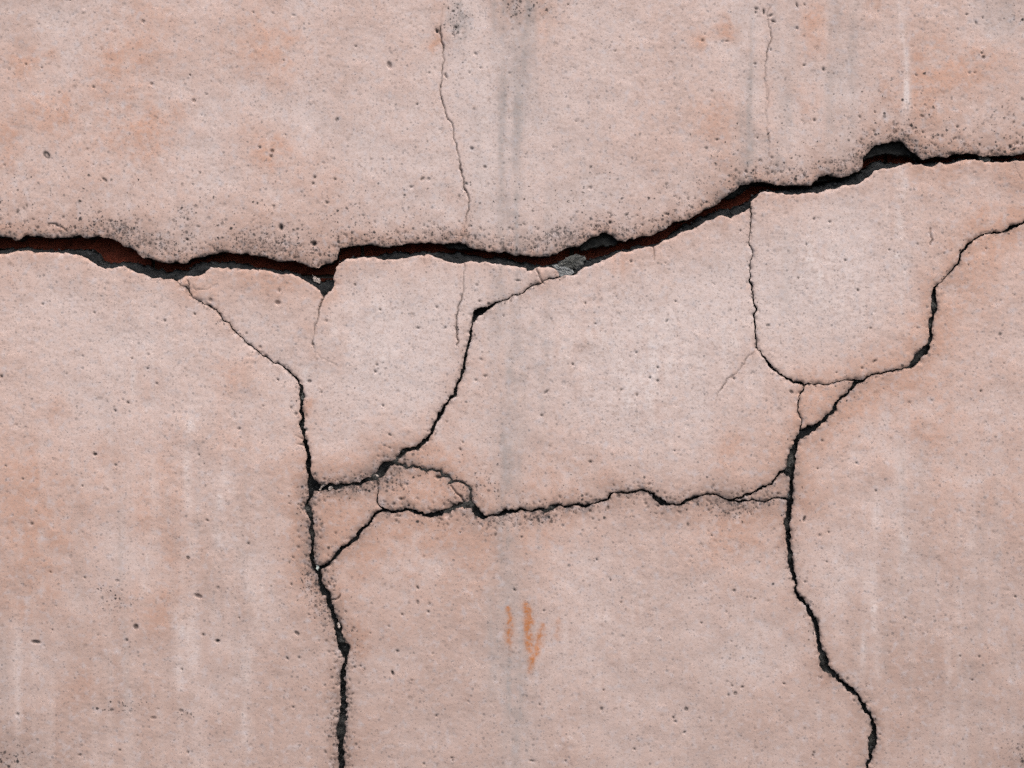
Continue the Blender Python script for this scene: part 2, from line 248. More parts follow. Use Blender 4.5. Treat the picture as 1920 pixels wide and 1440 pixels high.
# ochre: water stains that follow the cracks, and clouds over the face
och = 0.23 + .10 * sstep(900, 0, GX) + 0.24 * n160 + 0.17 * n60 + 0.09 * n20
def add_och(names, amp, r):
    global och
    och = och + 1.25 * amp * np.exp(-fard(names) / (r * 1.12)) * (1 + .35 * n20 + .25 * n60)
add_och(['U'], .50, 40); add_och(['U'], .40, 10); add_och(['C1b', 'C1c'], .60, 34); add_och(['L1b'], .5, 34); add_och(['B25', 'B54', 'N34', 'HK'], .42, 36)
add_och(['B46', 'B67', 'B68'], .42, 38); add_och(['R10_11', 'N9_10', 'N9_11'], .38, 36); add_och(['EG'], .5, 40)
add_och(['L1c'], .40, 26); add_och(['Rend'], .36, 22); add_och(['R11_7', 'R7_8'], .42, 26); add_och(['L1a'], .32, 16); add_och(['EL'], .15, 14); add_och(['C1a'], .30, 16)
add_och(['LA', 'LB', 'LD', 'LE'], .12, 9)
for x, y, r, a in [(35,115,26,.45),(85,100,18,.35),(100,210,42,.45),(12,255,22,.5),(225,115,55,.28),(240,250,65,.35),(300,235,40,.2),(505,280,34,.45),(590,300,60,.15),(270,20,60,.25),(480,70,70,.25),(20,320,40,.2),
                   (1313,75,14,.45),(1365,60,22,.5),(1530,42,34,.4),(1640,14,18,.4),(1750,135,65,.35),(1835,125,45,.3),(1690,180,60,.2),(1505,190,45,.2),(1330,235,50,.25),(1540,100,20,.2),
                   (60,1000,80,.3),(40,1130,55,.25),(165,1290,16,.6),(140,1300,30,.25),(280,980,45,.3),(290,1140,50,.3),(350,1040,35,.35),(105,770,22,.3),(430,705,34,.35),(270,740,36,.25),(290,890,60,.3),(200,860,36,.2),(440,830,45,.25),(40,900,80,.28),
                   (540,100,50,.2),(820,75,14,.5),(812,90,12,.4),(960,12,40,.35),(1012,30,30,.35),(580,755,10,.65),(572,770,9,.6),(900,700,60,.2),(1370,830,30,.4),(1360,860,20,.3),(1080,880,70,.25),(1165,490,22,.4),(540,532,30,.3),(490,525,30,.25),(600,545,18,.4),(628,545,16,.5),
                   (1360,1000,60,.35),(900,1020,160,.25),(660,1200,22,.6),(675,1220,14,.35),(1730,620,40,.3),(1800,560,60,.2),(1560,765,40,.45),(790,925,60,.3),(1465,905,16,.4),(640,980,60,.25),(1860,440,50,.3),(1700,760,80,.2),(1800,900,100,.15),(850,370,20,.2),(1400,540,10,.35)]:
    och = och + 1.35 * a * gauss(x, y, r * 1.15) * (1 + .6 * n20 + .3 * n8)
och = och + 0.13 * sstep(700, 1400, GY) + 0.10 * sstep(1450, 1800, GX) * sstep(500, 800, GY) - .22 * gauss(1200, 640, 270, 200) - .14 * gauss(250, 620, 260, 130) - .24 * gauss(1560, 520, 180, 160) - .22 * gauss(730, 640, 160, 150)
och = np.clip(och + .07 * n8 + .05 * n4, 0, 1)

# grey run-off streaks and paler washed streaks
def streak(x, y0, y1, wd, a, wob=6, seed=0):
    cx = x + wob * np.interp(YS, np.linspace(-1000, 2600, 40), np.random.default_rng(50 + seed).normal(size=40))[:, None]
    prof = np.exp(-((GX - cx) / wd) ** 2)
    f = 40.0
    return a * prof * sstep(y0 - f, y0 + f, GY) * (1 - sstep(y1 - f, y1 + f, GY)) * (1 + .45 * vnoise(9, 90, 900 + seed) + .3 * n20)
gry = np.zeros_like(GX); pal = np.zeros_like(GX)
for i, (x, y0, y1, wd, a) in enumerate([(962,30,480,26,.30),(956,-100,1600,26,.10),(150,880,1250,20,.12),(205,760,1100,14,.14),(320,900,1300,10,.16),(385,780,1200,12,.15),(500,850,1150,14,.12),(1740,850,1350,14,.16),(1610,1050,1400,14,.14),(1830,900,1350,18,.14),(1570,40,300,14,.12),(1270,-50,260,22,.12),(1120,-50,300,26,.10),(660,-50,330,22,.10),(445,-50,250,18,.08),(985,20,260,30,.22),(960,560,950,22,.34),(1005,590,720,14,.25),(955,640,900,45,.18),(958,960,1500,22,.26),(975,1150,1500,30,.15),(930,1100,1300,30,.18),
        (600,150,320,8,.16),(1460,20,330,12,.28),(1400,40,330,16,.22),(1395,200,340,14,.2),(1590,0,180,12,.18),(1475,430,580,14,.3),(1440,260,330,20,.25),(895,200,430,16,.15),(1080,220,400,26,.16),(1660,1020,1260,12,.25),(1880,0,80,40,.4),(1330,1180,1440,40,.1),(1100,820,930,40,.1)]):
    gry = gry + streak(x, y0, y1, wd * 1.15, a * 1.05, 5, i)
for i, (x, y0, y1, wd, a) in enumerate([(1695,-40,230,7,.6),(1690,330,650,9,.5),(1688,230,330,8,.2),(872,-20,150,18,.35),(905,120,440,18,.35),(1640,900,1300,7,.45),(1690,820,1150,9,.45),(1622,1000,1280,6,.4),(1800,950,1300,16,.25),(1760,1000,1200,12,.2),
        (352,760,1250,13,.35),(280,850,1120,15,.35),(420,820,1020,18,.3),(455,1180,1400,14,.35),(340,1150,1300,14,.35),(30,1150,1350,10,.3),(235,700,1050,14,.25),(410,900,1050,12,.25),(480,1030,1200,24,.25),(590,820,880,30,.2),(1050,430,470,30,.1),(1445,90,330,16,.25),(1225,560,900,60,.15),(940,1230,1290,12,.3)]):
    pal = pal + streak(x, y0, y1, wd * 1.2, a, 5, 100 + i)
for x, y, r, a in [(250,620,200,.3),(1180,650,240,.45),(1560,500,170,.5),(720,620,140,.5),(900,520,80,.3),(1000,400,120,.15),(1100,1250,200,.25),(1180,1150,100,.2),(590,240,60,.2),(430,40,60,.15),(1130,130,120,.25),(570,700,9,.9),(577,715,8,.9),(582,690,8,.6),(1598,1270,12,.6),(1470,1075,10,.4),(230,1060,40,.25),(500,1100,50,.2)]:
    pal = pal + a * gauss(x, y, r) * (1 + .6 * n60)
pal = pal + .14 * n160 * (n160 > 0)
vs1 = vnoise(16, 260, 701) + .28 * vnoise(6, 120, 702) + .8 * vnoise(38, 380, 703) + .3 * n20; vs2 = vnoise(15, 250, 711) + .3 * vnoise(6, 120, 712) + .8 * vnoise(36, 360, 713) + .3 * n20
reg_p = .9 * sstep(560, 420, GX) * sstep(720, 900, GY) + .8 * sstep(1540, 1640, GX) * sstep(760, 900, GY) + .5 * sstep(1300, 1400, GX) * sstep(330, 200, GY) + .45 * sstep(820, 880, GX) * sstep(1120, 1020, GX) * sstep(480, 380, GY) + .25
reg_g = .5 * sstep(560, 420, GX) * sstep(720, 900, GY) + .6 * sstep(1540, 1640, GX) * sstep(760, 900, GY) + .8 * sstep(1340, 1400, GX) * sstep(1660, 1560, GX) * sstep(360, 200, GY) + 1.0 * sstep(900, 945, GX) * sstep(1060, 990, GX) + .15
pal = pal * (.52 + .30 * vnoise(9, 45, 731) + .35 * n20) +  .13 * np.clip(vs1 - .10, 0, 1.2) * np.clip(reg_p, 0, 1)
gry = gry * .62 + .24 * np.clip(vs2 - .15, 0, 1.2) * np.clip(reg_g, 0, 1)
gry = gry + (.75 * gauss(860, 38, 17, 32) + .3 * gauss(832, 88, 6, 12) + .28 * gauss(975, 14, 40, 12)) * (1 + .8 * n8 + .5 * n20)
gry = np.clip(gry * (.85 + .42 * vnoise(7, 110, 721) + .35 * vnoise(14, 60, 722) + .25 * n8) * 1.35, 0, .8); pal = np.clip(pal * 1.3 * (1 + .25 * n8) * (1 - .75 * np.exp(-fard(['U', 'C1b', 'C1c', 'B46', 'B54', 'B67', 'R10_11', 'EG', 'L1b']) / 40)), 0, 1)

# rusty scratches
rust = np.zeros_like(GX)
for pts, a in [([(953,1140,5),(955,1158,9),(955,1185,10),(955,1206,8)], .8), ([(986,1134,7),(991,1148,11),(992,1165,13),(990,1180,9),(992,1200,12),(994,1218,9)], 1.0), ([(1019,1172,5),(1014,1190,11),(1010,1208,12),(1006,1225,7),(996,1240,8),(993,1258,5)], .85), ([(1048,1160,6),(1044,1200,6)], .22), ([(954,1210,9),(956,1225,8)], .25)]:
    D, hw = line_field(np.array(frac(pts, .03, 8)), 24)
    rust = np.maximum(rust, a * np.exp(-(D / (hw * 1.2 + 1.6)) ** 2))
rust = np.clip(.85 * rust * (1.0 + .6 * n4 + .4 * n8), 0, .9)

# black mould: haloes at the lips broken into specks
dU = fard(['U'])
mould = .62 * np.exp(-dU / 13) + .18 * np.exp(-dU / 60)
for x, y, rx, ry, a in [(200,424,40,14,.55),(235,437,26,14,.85),(275,452,30,16,.75),(310,462,30,14,.45),(355,430,10,28,.5),(330,420,30,30,.2),(470,448,40,16,.5),(500,460,50,12,.6),(530,470,40,10,.5),(560,455,60,20,.3),(800,440,30,12,.5),(850,440,30,12,.4),(980,450,40,12,.5),(1045,445,30,16,.7),(1075,440,26,14,.7),(1140,432,22,20,.65),(1170,440,20,14,.45),(1580,312,26,16,.6),(1610,300,20,20,.7),(1640,285,16,12,.8),(1690,262,22,8,1.0),(1705,272,16,14,1.1),(1722,284,14,12,.9),(1735,292,14,10,.5),(1800,288,18,8,.7),(1410,340,60,10,.35),(1490,325,50,10,.3),(1330,380,40,14,.25),(690,450,40,14,.3)]:
    mould = mould + a * gauss(x, y, rx, ry)
mould = np.where(GY < 700, mould, 0) * (fard(['LA', 'LB', 'LD', 'LE']) > fard(['U']))
for nm, a, r in [('L1c', .85, 7), ('L1b', .75, 7), ('C1c', .8, 8), ('C1b', .7, 8), ('B54', .55, 8), ('B46', .55, 8), ('B25', .4, 6), ('B68', .5, 6), ('B67', .35, 5), ('Rend', .6, 5), ('R11_7', .4, 4), ('R7_8', .5, 5), ('R10_11', .4, 5), ('EG', .35, 4.5), ('N34', .75, 5), ('C1a', .45, 5), ('N9_10', .35, 4), ('EL', .3, 3), ('L1a', .35, 3.5)]:
    mould = mould + a * np.exp(-fard([nm]) / r)
for x, y, rx, ry, a in [(900,905,26,40,.3),(720,905,50,14,.6),(640,918,50,12,.6),(580,1095,14,30,.7),(600,1130,10,26,.7),(610,1160,10,20,.6),(640,1375,12,36,.8),(630,1370,14,20,.5),(1000,965,40,8,.7),(1020,972,20,12,.7),(950,975,40,10,.45),(1080,950,30,8,.4),(1250,940,24,8,.5),(1380,952,60,14,.5),(1360,965,30,10,.4),(575,960,12,40,.45),(575,930,10,20,.5),(858,650,3,16,.4),(857,613,5,8,.55),(963,6,24,7,.8),(975,18,40,14,.4),(860,50,22,24,.5),(855,20,16,20,.35),(822,60,4,6,1.2),(856,52,5,4,1.1),(208,1125,30,22,.42),(370,1120,9,6,.5),(235,1322,26,8,.5),(205,1330,20,5,.45),(340,1340,14,6,.4),(660,1210,14,24,.3),(830,895,6,4,.3),(10,1420,40,26,.45),(1915,1425,26,30,.5),(1912,30,30,40,.15),(500,600,3,3,0)]:
    mould = mould + a * gauss(x, y, rx, ry)
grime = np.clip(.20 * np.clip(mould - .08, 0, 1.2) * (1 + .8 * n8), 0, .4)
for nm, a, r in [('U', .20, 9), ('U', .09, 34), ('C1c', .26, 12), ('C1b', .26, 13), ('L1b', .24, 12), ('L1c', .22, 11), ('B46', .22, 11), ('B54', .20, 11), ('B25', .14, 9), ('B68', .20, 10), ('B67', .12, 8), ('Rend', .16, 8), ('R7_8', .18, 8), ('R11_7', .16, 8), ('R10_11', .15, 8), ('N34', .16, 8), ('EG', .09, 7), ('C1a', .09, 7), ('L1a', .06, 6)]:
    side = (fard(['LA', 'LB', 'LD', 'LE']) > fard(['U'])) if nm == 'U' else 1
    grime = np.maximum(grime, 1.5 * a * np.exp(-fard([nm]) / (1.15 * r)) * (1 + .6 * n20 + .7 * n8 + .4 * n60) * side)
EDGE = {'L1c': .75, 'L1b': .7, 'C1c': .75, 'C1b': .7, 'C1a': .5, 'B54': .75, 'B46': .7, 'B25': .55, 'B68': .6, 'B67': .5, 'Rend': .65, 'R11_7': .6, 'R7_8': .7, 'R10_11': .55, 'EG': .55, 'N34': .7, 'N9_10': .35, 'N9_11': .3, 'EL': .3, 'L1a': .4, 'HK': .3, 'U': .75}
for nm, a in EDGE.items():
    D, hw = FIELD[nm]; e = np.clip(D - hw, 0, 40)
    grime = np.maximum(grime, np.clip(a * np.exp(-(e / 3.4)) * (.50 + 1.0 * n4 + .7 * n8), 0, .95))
# relief (px out of the wall)
Z = (0.13 * drag + 0.10 * n8 + 0.08 * n4) * (1 + .8 * n160) + 0.13 * n20 + 1.2 * n60 + 2.0 * n160
for hp in HAIR:
    D, hw = line_field(np.array(frac(hp, .10, 5, int(hp[0][0]))), 20)
    k = np.clip(hw / .75, .25, 1.6); s = 1.0 + np.clip(hw - .9, 0, 3) * .7
    g = np.exp(-(D / s) ** 2) * np.clip(k, 0, 1)
    Z = Z - 4.5 * g * np.clip(k, .4, 2); grime = np.maximum(grime, np.clip(g * (.85 + .25 * n4), 0, .92))
    och = np.clip(och + .22 * np.exp(-D / 12) * (D < 19), 0, 1)
# pits, blisters and sand grains
def pit(x, y, r, depth, dark, ring=0.0, ecc=1.0, ang=0.0):
    R = r * 2.2 + 3
    i0, i1 = np.searchsorted(XS, [x - R, x + R]); j0, j1 = np.searchsorted(YS, [y - R, y + R])
    if i1 <= i0 or j1 <= j0: return
    dx = XS[None, i0:i1] - x; dy = YS[j0:j1, None] - y; c, s = math.cos(ang), math.sin(ang)
    q = np.hypot((dx * c + dy * s) / ecc, (-dx * s + dy * c) * ecc) / r
    b = np.exp(-q ** 4 * 1.2) if r > 3 else np.exp(-q * q)
    Z[j0:j1, i0:i1] -= depth * b
    if dark:
        m = dark * (np.exp(-((q - .8) / .35) ** 2) * ring + b * (1 - ring))
        grime[j0:j1, i0:i1] = np.maximum(grime[j0:j1, i0:i1], m)
N = 5200
px_ = rng.random(N) * 2100 - 90; py_ = rng.random(N) * 1620 - 90
for i in range(N):
    x, y = px_[i], py_[i]
    dens = .45 + .55 * math.exp(-((y - 200) / 380) ** 2) + .12 * math.sin(x * .013) * math.sin(y * .017)
    if rng.random() > dens: continue
    r = 1.3 + rng.gamma(1.6, .62)
    t = rng.random()
    if t < .66: pit(x, y, min(r, 3.4), .2 + .12 * r, .06 + .26 * rng.random() ** 1.5, 0.25, 1 + .3 * rng.random(), rng.random() * 3)
    elif t < .90: pit(x, y, min(r * 1.2, 5), -.12 - .05 * r, 0)
    elif t < .935: pit(x, y, 1.2 + .8 * rng.random(), 2.0, .30 + .4 * rng.random(), 0, 1 + .3 * rng.random(), rng.random() * 3)
    else: pit(x, y, min(r * 1.5, 4.5), .8, .12 + .18 * rng.random(), .8, 1 + .3 * rng.random(), rng.random() * 3)
def at(F_, x, y):
    return F_[min(max(int(np.searchsorted(YS, y)), 0), NY - 1), min(max(int(np.searchsorted(XS, x)), 0), NX - 1)]
for i in range(110):                                         # scattered deep pinholes
    pit(rng.random() * 1940 - 10, rng.random() * 1450 - 5, 1.3 + .8 * rng.random(), 4, .9, 0, 1 + .4 * rng.random(), rng.random() * 3)
for nm, n, wd in [('U', 260, 26), ('B46', 110, 16), ('L1c', 120, 12), ('L1b', 50, 14), ('C1b', 20, 16), ('C1c', 30, 14), ('B54', 45, 14), ('B68', 24, 10)]:
    P = CH[nm]; P = P[(P[:, 0] > -20) & (P[:, 0] < 1940) & (P[:, 1] < 1460)]
    for i in range(n):
        p = P[rng.integers(len(P))]; s = -1 if nm == 'U' else rng.choice([-1, 1])
        off = abs(rng.normal()) * wd + 3
        if nm in ('L1c', 'L1b'): x, y = p[0] + s * off, p[1] + rng.normal() * 6
        else: x, y = p[0] + rng.normal() * 8, p[1] + (s if nm != 'B46' else rng.choice([-.6, 1, 1])) * off
        pit(x, y, 1.4 + rng.random() * 1.3, 2.0, .55 + .4 * rng.random(), .2 * rng.random(), 1 + .5 * rng.random(), rng.random() * 3)
BIG = [(87,290,8,.95,.75,1.25,.9),(730,122,7,.6,.3,1.3,1.2),(527,426,6.5,1,0,1.25,1.5),(589,457,6.5,1,0,1,0),(510,283,4.5,.8,.5,1,0),(508,293,3,1,0,1,0),(487,276,3,.95,0,1,0),(590,332,3.6,1,0,1,0),(587,344,3,1,0,1,0),(613,380,3.2,1,0,1,0),(628,336,3,.9,0,1,0),(350,449,3.6,1,0,1.3,.4),(196,337,4.5,.9,.6,1.7,.7),(175,163,3,.8,0,1,0),(157,20,3.4,-1,0,1,0),(268,40,4.5,.35,.4,1,0),(284,157,4,.6,.5,1,0),(363,189,5,.35,.4,1,0),(632,224,4,.8,.6,1.3,2),(550,28,3,.5,.5,1.5,0),
       (178,852,4.2,1,0,1.2,0),(217,872,2.6,1,0,1,0),(240,755,3,1,0,1.2,.8),(216,770,2.8,1,0,1,0),(3,706,3.4,1,0,1,0),(309,601,3,1,0,1,0),(277,691,2.4,1,0,1,0),(294,719,2.6,.9,0,1,0),(278,665,3,.7,.3,1,0),(80,570,2.5,.9,0,1,0),(177,586,2.5,.9,0,1,0),(521,712,2.8,1,0,1.2,.8),(546,764,3,.9,.4,1,0),(555,776,4,.8,.5,1,0),(580,715,4.5,.75,.3,1.2,0),(395,563,5,.65,.5,1,.6),(521,568,6,.35,0,1.1,0),(524,545,3.6,.7,.3,1,0),(488,651,4,.6,.5,1,0),(462,625,2.3,.9,0,1,0),(612,602,3.4,.6,.4,1,0),(587,646,3,.9,0,1.2,0),(43,898,2.5,1,0,1,0),
       (255,1175,6,.95,.35,1,0),(67,1204,6.5,.9,.3,1.7,.1),(408,1202,4.6,1,0,1.3,0),(381,1190,3,1,0,1,0),(238,1200,3,.9,0,1,0),(159,1083,2.4,1,0,1,0),(353,1046,4,.9,.6,1,.5),(409,1102,4,.7,.7,1,0),(466,1019,2.8,1,0,1,0),(98,1181,2,.9,0,1,0),(220,1089,4,.5,.6,1.3,0),(60,982,3.4,.9,.3,1,0),(340,1333,5,.7,.6,1.2,.4),(288,1346,5,.6,.5,1.4,0),(210,1331,4,.7,.6,1,0),(33,1339,3.2,.9,0,1,0),(225,1406,2.4,1,0,1,0),(341,1255,2.2,1,0,1,0),(539,1234,3,1,0,1.3,.8),(561,1233,2.8,.8,0,1,0),(557,1187,5,.9,.5,1.4,.6),(150,1416,3,.7,0,1.3,0),(372,1118,7,.45,.2,1.4,.4),
       (736,1262,4.4,1,0,1.5,1.2),(745,1221,3.2,1,0,1,0),(783,1102,3.2,1,0,1.4,1),(783,1129,4,.8,.7,1.2,1.4),(805,1132,3.4,.7,.7,1.2,1.5),(665,1251,2.6,1,0,1,0),(676,1249,2.6,.9,0,1,0),(663,1178,3.6,.7,.3,1,0),(965,1106,3,.9,0,1.2,.6),(847,1421,2.6,1,0,1.3,0),(1128,1329,3.6,.9,.3,1,0),(998,1427,3.2,1,0,2,.1),(1012,1321,2.2,.9,0,1,0),(822,895,6,1,0,1.4,.1),(752,936,3.4,1,0,1,0),(763,908,3,1,0,1,0),(739,945,3.2,.9,0,1,0),(978,1007,2.6,1,0,1,0),(1020,1145,2.4,.9,0,1,0),
       (1508,973,4.5,1,0,1.6,1.9),(1537,1004,3.2,.7,.3,1,0),(1484,735,4.2,.9,.4,1.2,.7),(1541,826,2.6,1,0,1,0),(1287,1330,4.4,.9,.6,1,0),(1379,1300,4,.85,.75,1,0),(1526,1411,2.4,1,0,1.3,1.2),(1602,1314,3,.8,0,1,0),(1589,1273,3.6,.8,.5,1.2,1.8),(1836,1231,2.6,.9,0,1,0),(1823,1275,2.4,.9,0,1,0),(1800,1230,2.2,.8,0,1,0),(1697,1158,2.2,.9,0,1,0),(1640,677,4,.9,.4,1.6,2.6),(1720,615,2.5,.8,.3,1,0),(1875,627,3.6,.9,.5,1,0),(1705,755,3.6,.7,.6,1,0),(1440,610,4,.8,.6,1.2,0),(1165,731,2.4,.9,0,1,0),(1233,714,3,1,0,1,0),(1233,689,3,1,0,1,0),(1250,602,3,.9,0,1.8,2.3),(1193,661,2.6,.9,0,1,0),
       (1432,22,4.4,.95,0,1.7,1.5),(1445,29,3.6,.9,0,1.6,2.7),(1450,40,4,.8,0,1.7,.4),(1494,10,3.6,.9,0,1.8,1.2),(1494,53,4,.5,.3,1,0),(1544,130,3.6,1,0,1.2,1.5),(1527,225,3,1,0,1,0),(1317,76,3.2,.8,.2,1,0),(1363,77,3,.7,.3,1.5,0),(1843,108,4,.8,.5,1,0),(1840,100,2.6,.9,0,1,0),(1728,218,4,.8,.7,1.4,.3),(1730,248,2.8,1,0,1,0),(1795,238,3.2,.9,0,1,0),(1680,246,3,.9,0,1.4,1.5),(1790,260,4,.7,.6,1.5,2.7),(1894,275,4,.9,0,1.2,.5),(1907,268,3,.9,0,1,0),(1830,43,3.4,.8,.3,1.4,1.2),(1602,338,3,.6,.4,1,0),(1585,488,3,.95,0,1,0),(1556,416,3,.7,0,1,0),(1746,300,3,.6,.4,1,0),
       (1144,417,4.2,1,0,1,0),(1118,424,3.2,.9,0,1,0),(1107,352,4,.35,.4,1,0),(1183,490,3,1,0,1,0),(885,278,4,.8,.4,1,0),(909,313,4,.7,.4,1,0),(792,335,3.6,.9,.2,1.4,2.5),(771,350,3,.9,0,1.4,0),(804,336,4,.6,.7,1,0),(782,195,2.4,1,0,1,0),(901,127,2.2,.9,0,1,0),(819,58,4.5,1.05,0,1.3,1.2),(855,51,3.4,1,0,1.3,.4),(1418,16,3.2,.9,.1,1.3,0),(851,66,3,.7,.2,1.4,.8),(835,140,4,.6,.3,1.3,1.5),(891,100,3,.6,.2,1,0),(666,534,2.6,1,0,1,0),(713,581,2.6,.9,0,1,0),(819,576,3,.8,.2,1,0),(784,615,3,.9,0,1.7,2.9),(835,614,2.6,.9,0,1,0),(902,674,3.6,.7,.5,1.2,.5),(910,705,3,.9,0,1.6,0),(1024,735,3.8,.9,.3,1.7,2.4),(892,713,3,.6,.2,1,0),(894,535,3,.5,.2,1,0),(971,526,3.4,.8,0,1.8,0),(707,684,2.4,.9,0,1,0),(731,815,2.8,1,0,1.5,.6),(1107,866,3.4,1,0,1,0),(1160,930,5,.9,.3,1,1.2),(1211,944,3.6,.8,.3,1,0),(1140,952,4,.8,.5,1.3,1.6),(1217,908,4,.5,.3,1.3,2.6)]
for x, y, r, dk, rg, ec, an in BIG:
    if dk < 0: pit(x, y, r, -1.5, 0, 0, ec, an); continue
    pit(x, y, r * .76, 1.4 + .7 * r * (1 - rg), min(1, dk) if dk > .75 else dk * .7, rg, ec, an)
Z = Z.astype(np.float32)
soil_shade = np.clip(.42 * sstep(760, 1400, GY + 90 * n160) + .10 * sstep(1500, 1900, GX) * sstep(600, 900, GY) + .10 * sstep(300, 0, GX) * sstep(800, 1000, GY) + .12 * sstep(200, 0, GY) * sstep(500, 100, GX) + .10 * n160 + .06 * n60, 0, .7)  # brown film, heaviest low down, with the light's falloff painted into it
soil_shade = soil_shade + .75 * gauss(0, 1450, 90, 70) * (1 + .8 * n20) + .12 * gauss(0, 0, 120, 90) + .45 * gauss(1930, 1450, 60, 70) * (1 + .8 * n20) + .2 * gauss(1930, 0, 70, 60) + .16 * gauss(230, 440, 130, 30) + .16 * gauss(500, 455, 110, 28) + .14 * gauss(1040, 445, 70, 26) + .16 * gauss(1640, 290, 90, 26)  # corner vignette painted as dark colour with some staining; dirt above the wide crack
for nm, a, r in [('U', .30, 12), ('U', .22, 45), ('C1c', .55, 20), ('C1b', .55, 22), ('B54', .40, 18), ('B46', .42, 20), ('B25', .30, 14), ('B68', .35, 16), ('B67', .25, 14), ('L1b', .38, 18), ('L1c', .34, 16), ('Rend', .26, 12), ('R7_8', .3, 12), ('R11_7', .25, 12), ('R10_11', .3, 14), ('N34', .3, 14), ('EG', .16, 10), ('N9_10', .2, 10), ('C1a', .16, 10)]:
    soil_shade = np.clip(soil_shade + 1.5 * a * np.exp(-fard([nm]) / r) * (1 + .5 * n20 + .4 * n8), 0, .85)
MASKS = {'soil_shade': soil_shade, 'damp': np.clip(mould, 0, 1.4), 'ochre': och, 'grey_runoff': gry, 'pale_wash': pal, 'rust': rust, 'grime': np.clip(grime, 0, 1)}

# ------------------------------------------------------------------ materials (node based)
def mat(name):
    m = bpy.data.materials.new(name); m.use_nodes = True
    return m, m.node_tree, m.node_tree.nodes['Principled BSDF']
def node(nt, t, **kw):
    n = nt.nodes.new(t)
    for k, v in kw.items(): setattr(n, k, v)
    return n
def mixc(nt, fac, a, b):
    n = node(nt, 'ShaderNodeMix', data_type='RGBA')
    for idx, v in ((0, fac), (6, a), (7, b)):
        if isinstance(v, bpy.types.NodeSocket): nt.links.new(v, n.inputs[idx])
        else: n.inputs[idx].default_value = v if idx == 0 else (*v, 1)
    return n.outputs[2]
def noise(nt, scale, detail=3, rough=.6, vec=None, dim='3D'):
    n = node(nt, 'ShaderNodeTexNoise'); n.inputs['Scale'].default_value = scale; n.inputs['Detail'].default_value = detail; n.inputs['Roughness'].default_value = rough
    if vec: nt.links.new(vec, n.inputs['Vector'])
    return n
def ramp(nt, sock, lo, hi):
    n = node(nt, 'ShaderNodeMapRange'); n.inputs[1].default_value = lo; n.inputs[2].default_value = hi
    nt.links.new(sock, n.inputs[0]); return n.outputs[0]

PINK, OCHRE, GREY, PALE, RUST, BLACK = (.575,.480,.455), (.515,.324,.252), (.33,.302,.295), (.640,.565,.548), (.42,.155,.045), (.020,.021,.023)
m_pl, nt, bs = mat('pink_plaster')
geo = node(nt, 'ShaderNodeNewGeometry').outputs['Position']
def attr(n_): return node(nt, 'ShaderNodeAttribute', attribute_name=n_).outputs['Fac']
fine = noise(nt, 260, 2, .6, geo); tone = noise(nt, 130, 3, .65, geo); hue = noise(nt, 90, 2, .5, geo)
c = mixc(nt, attr('ochre'), PINK, OCHRE)
c = mixc(nt, attr('soil_shade'), c, (.31, .225, .195))
c = mixc(nt, attr('pale_wash'), c, PALE)
c = mixc(nt, attr('grey_runoff'), c, GREY)
c = mixc(nt, ramp(nt, hue.outputs['Fac'], .52, .95), c, (.49, .46, .48))
c = mixc(nt, ramp(nt, tone.outputs['Fac'], .50, 1.05), c, (.47, .34, .28))
c = mixc(nt, ramp(nt, fine.outputs['Fac'], .50, 1.0), c, (.37, .295, .27))
def math_(op, a, b=None):
    n = node(nt, 'ShaderNodeMath', operation=op)
    for i, v in enumerate((a, b)):
        if v is None: continue
        if isinstance(v, bpy.types.NodeSocket): nt.links.new(v, n.inputs[i])
        else: n.inputs[i].default_value = v
    return n.outputs[0]
sep = node(nt, 'ShaderNodeSeparateXYZ'); nt.links.new(geo, sep.inputs[0])
wob = noise(nt, 330, 1, .5, geo); wsep = node(nt, 'ShaderNodeSeparateColor'); nt.links.new(wob.outputs['Color'], wsep.inputs[0])
flat = node(nt, 'ShaderNodeCombineXYZ')
nt.links.new(math_('ADD', sep.outputs[0], math_('MULTIPLY', wsep.outputs[0], .0034)), flat.inputs[0])
nt.links.new(math_('ADD', sep.outputs[2], math_('MULTIPLY', wsep.outputs[1], .0034)), flat.inputs[1])
def dots(scale, off, presence, r0, r1, k0, k1, pw=1.0):
    'round pinholes of uneven size: one per Voronoi cell, present by chance'
    mp = node(nt, 'ShaderNodeMapping'); mp.inputs['Location'].default_value = off; nt.links.new(flat.outputs[0], mp.inputs[0])
    v = node(nt, 'ShaderNodeTexVoronoi', voronoi_dimensions='2D'); v.inputs['Scale'].default_value = scale; nt.links.new(mp.outputs[0], v.inputs['Vector'])
    rs = node(nt, 'ShaderNodeSeparateColor'); nt.links.new(v.outputs['Color'], rs.inputs[0])
    rad = math_('ADD', math_('MULTIPLY', rs.outputs[1], r1 - r0), r0)
    q = math_('DIVIDE', v.outputs['Distance'], rad)
    mr = node(nt, 'ShaderNodeMapRange'); mr.inputs[1].default_value = .55; mr.inputs[2].default_value = 1.15; mr.inputs[3].default_value = 1; mr.inputs[4].default_value = 0
    nt.links.new(q, mr.inputs[0])
    on = math_('LESS_THAN', rs.outputs[0], presence)
    st = math_('ADD', math_('MULTIPLY', math_('POWER', rs.outputs[2], pw), k1 - k0), k0)
    return math_('MULTIPLY', math_('MULTIPLY', mr.outputs[0], on), st)
clump = noise(nt, 70, 3, .65, geo)
damp = math_('MULTIPLY', attr('damp'), math_('ADD', math_('MULTIPLY', ramp(nt, clump.outputs['Fac'], .36, .62), 1.15), .22))
crowd = noise(nt, 9, 3, .6, geo); crowd2 = noise(nt, 34, 2, .6, geo)
pres = math_('MULTIPLY', math_('ADD', ramp(nt, crowd.outputs['Fac'], .30, .66), .18), math_('ADD', ramp(nt, crowd2.outputs['Fac'], .30, .70), .35))
dA = dots(108, (3.1, 1.7, 0), pres, .06, .26, .10, .58, 1.8)
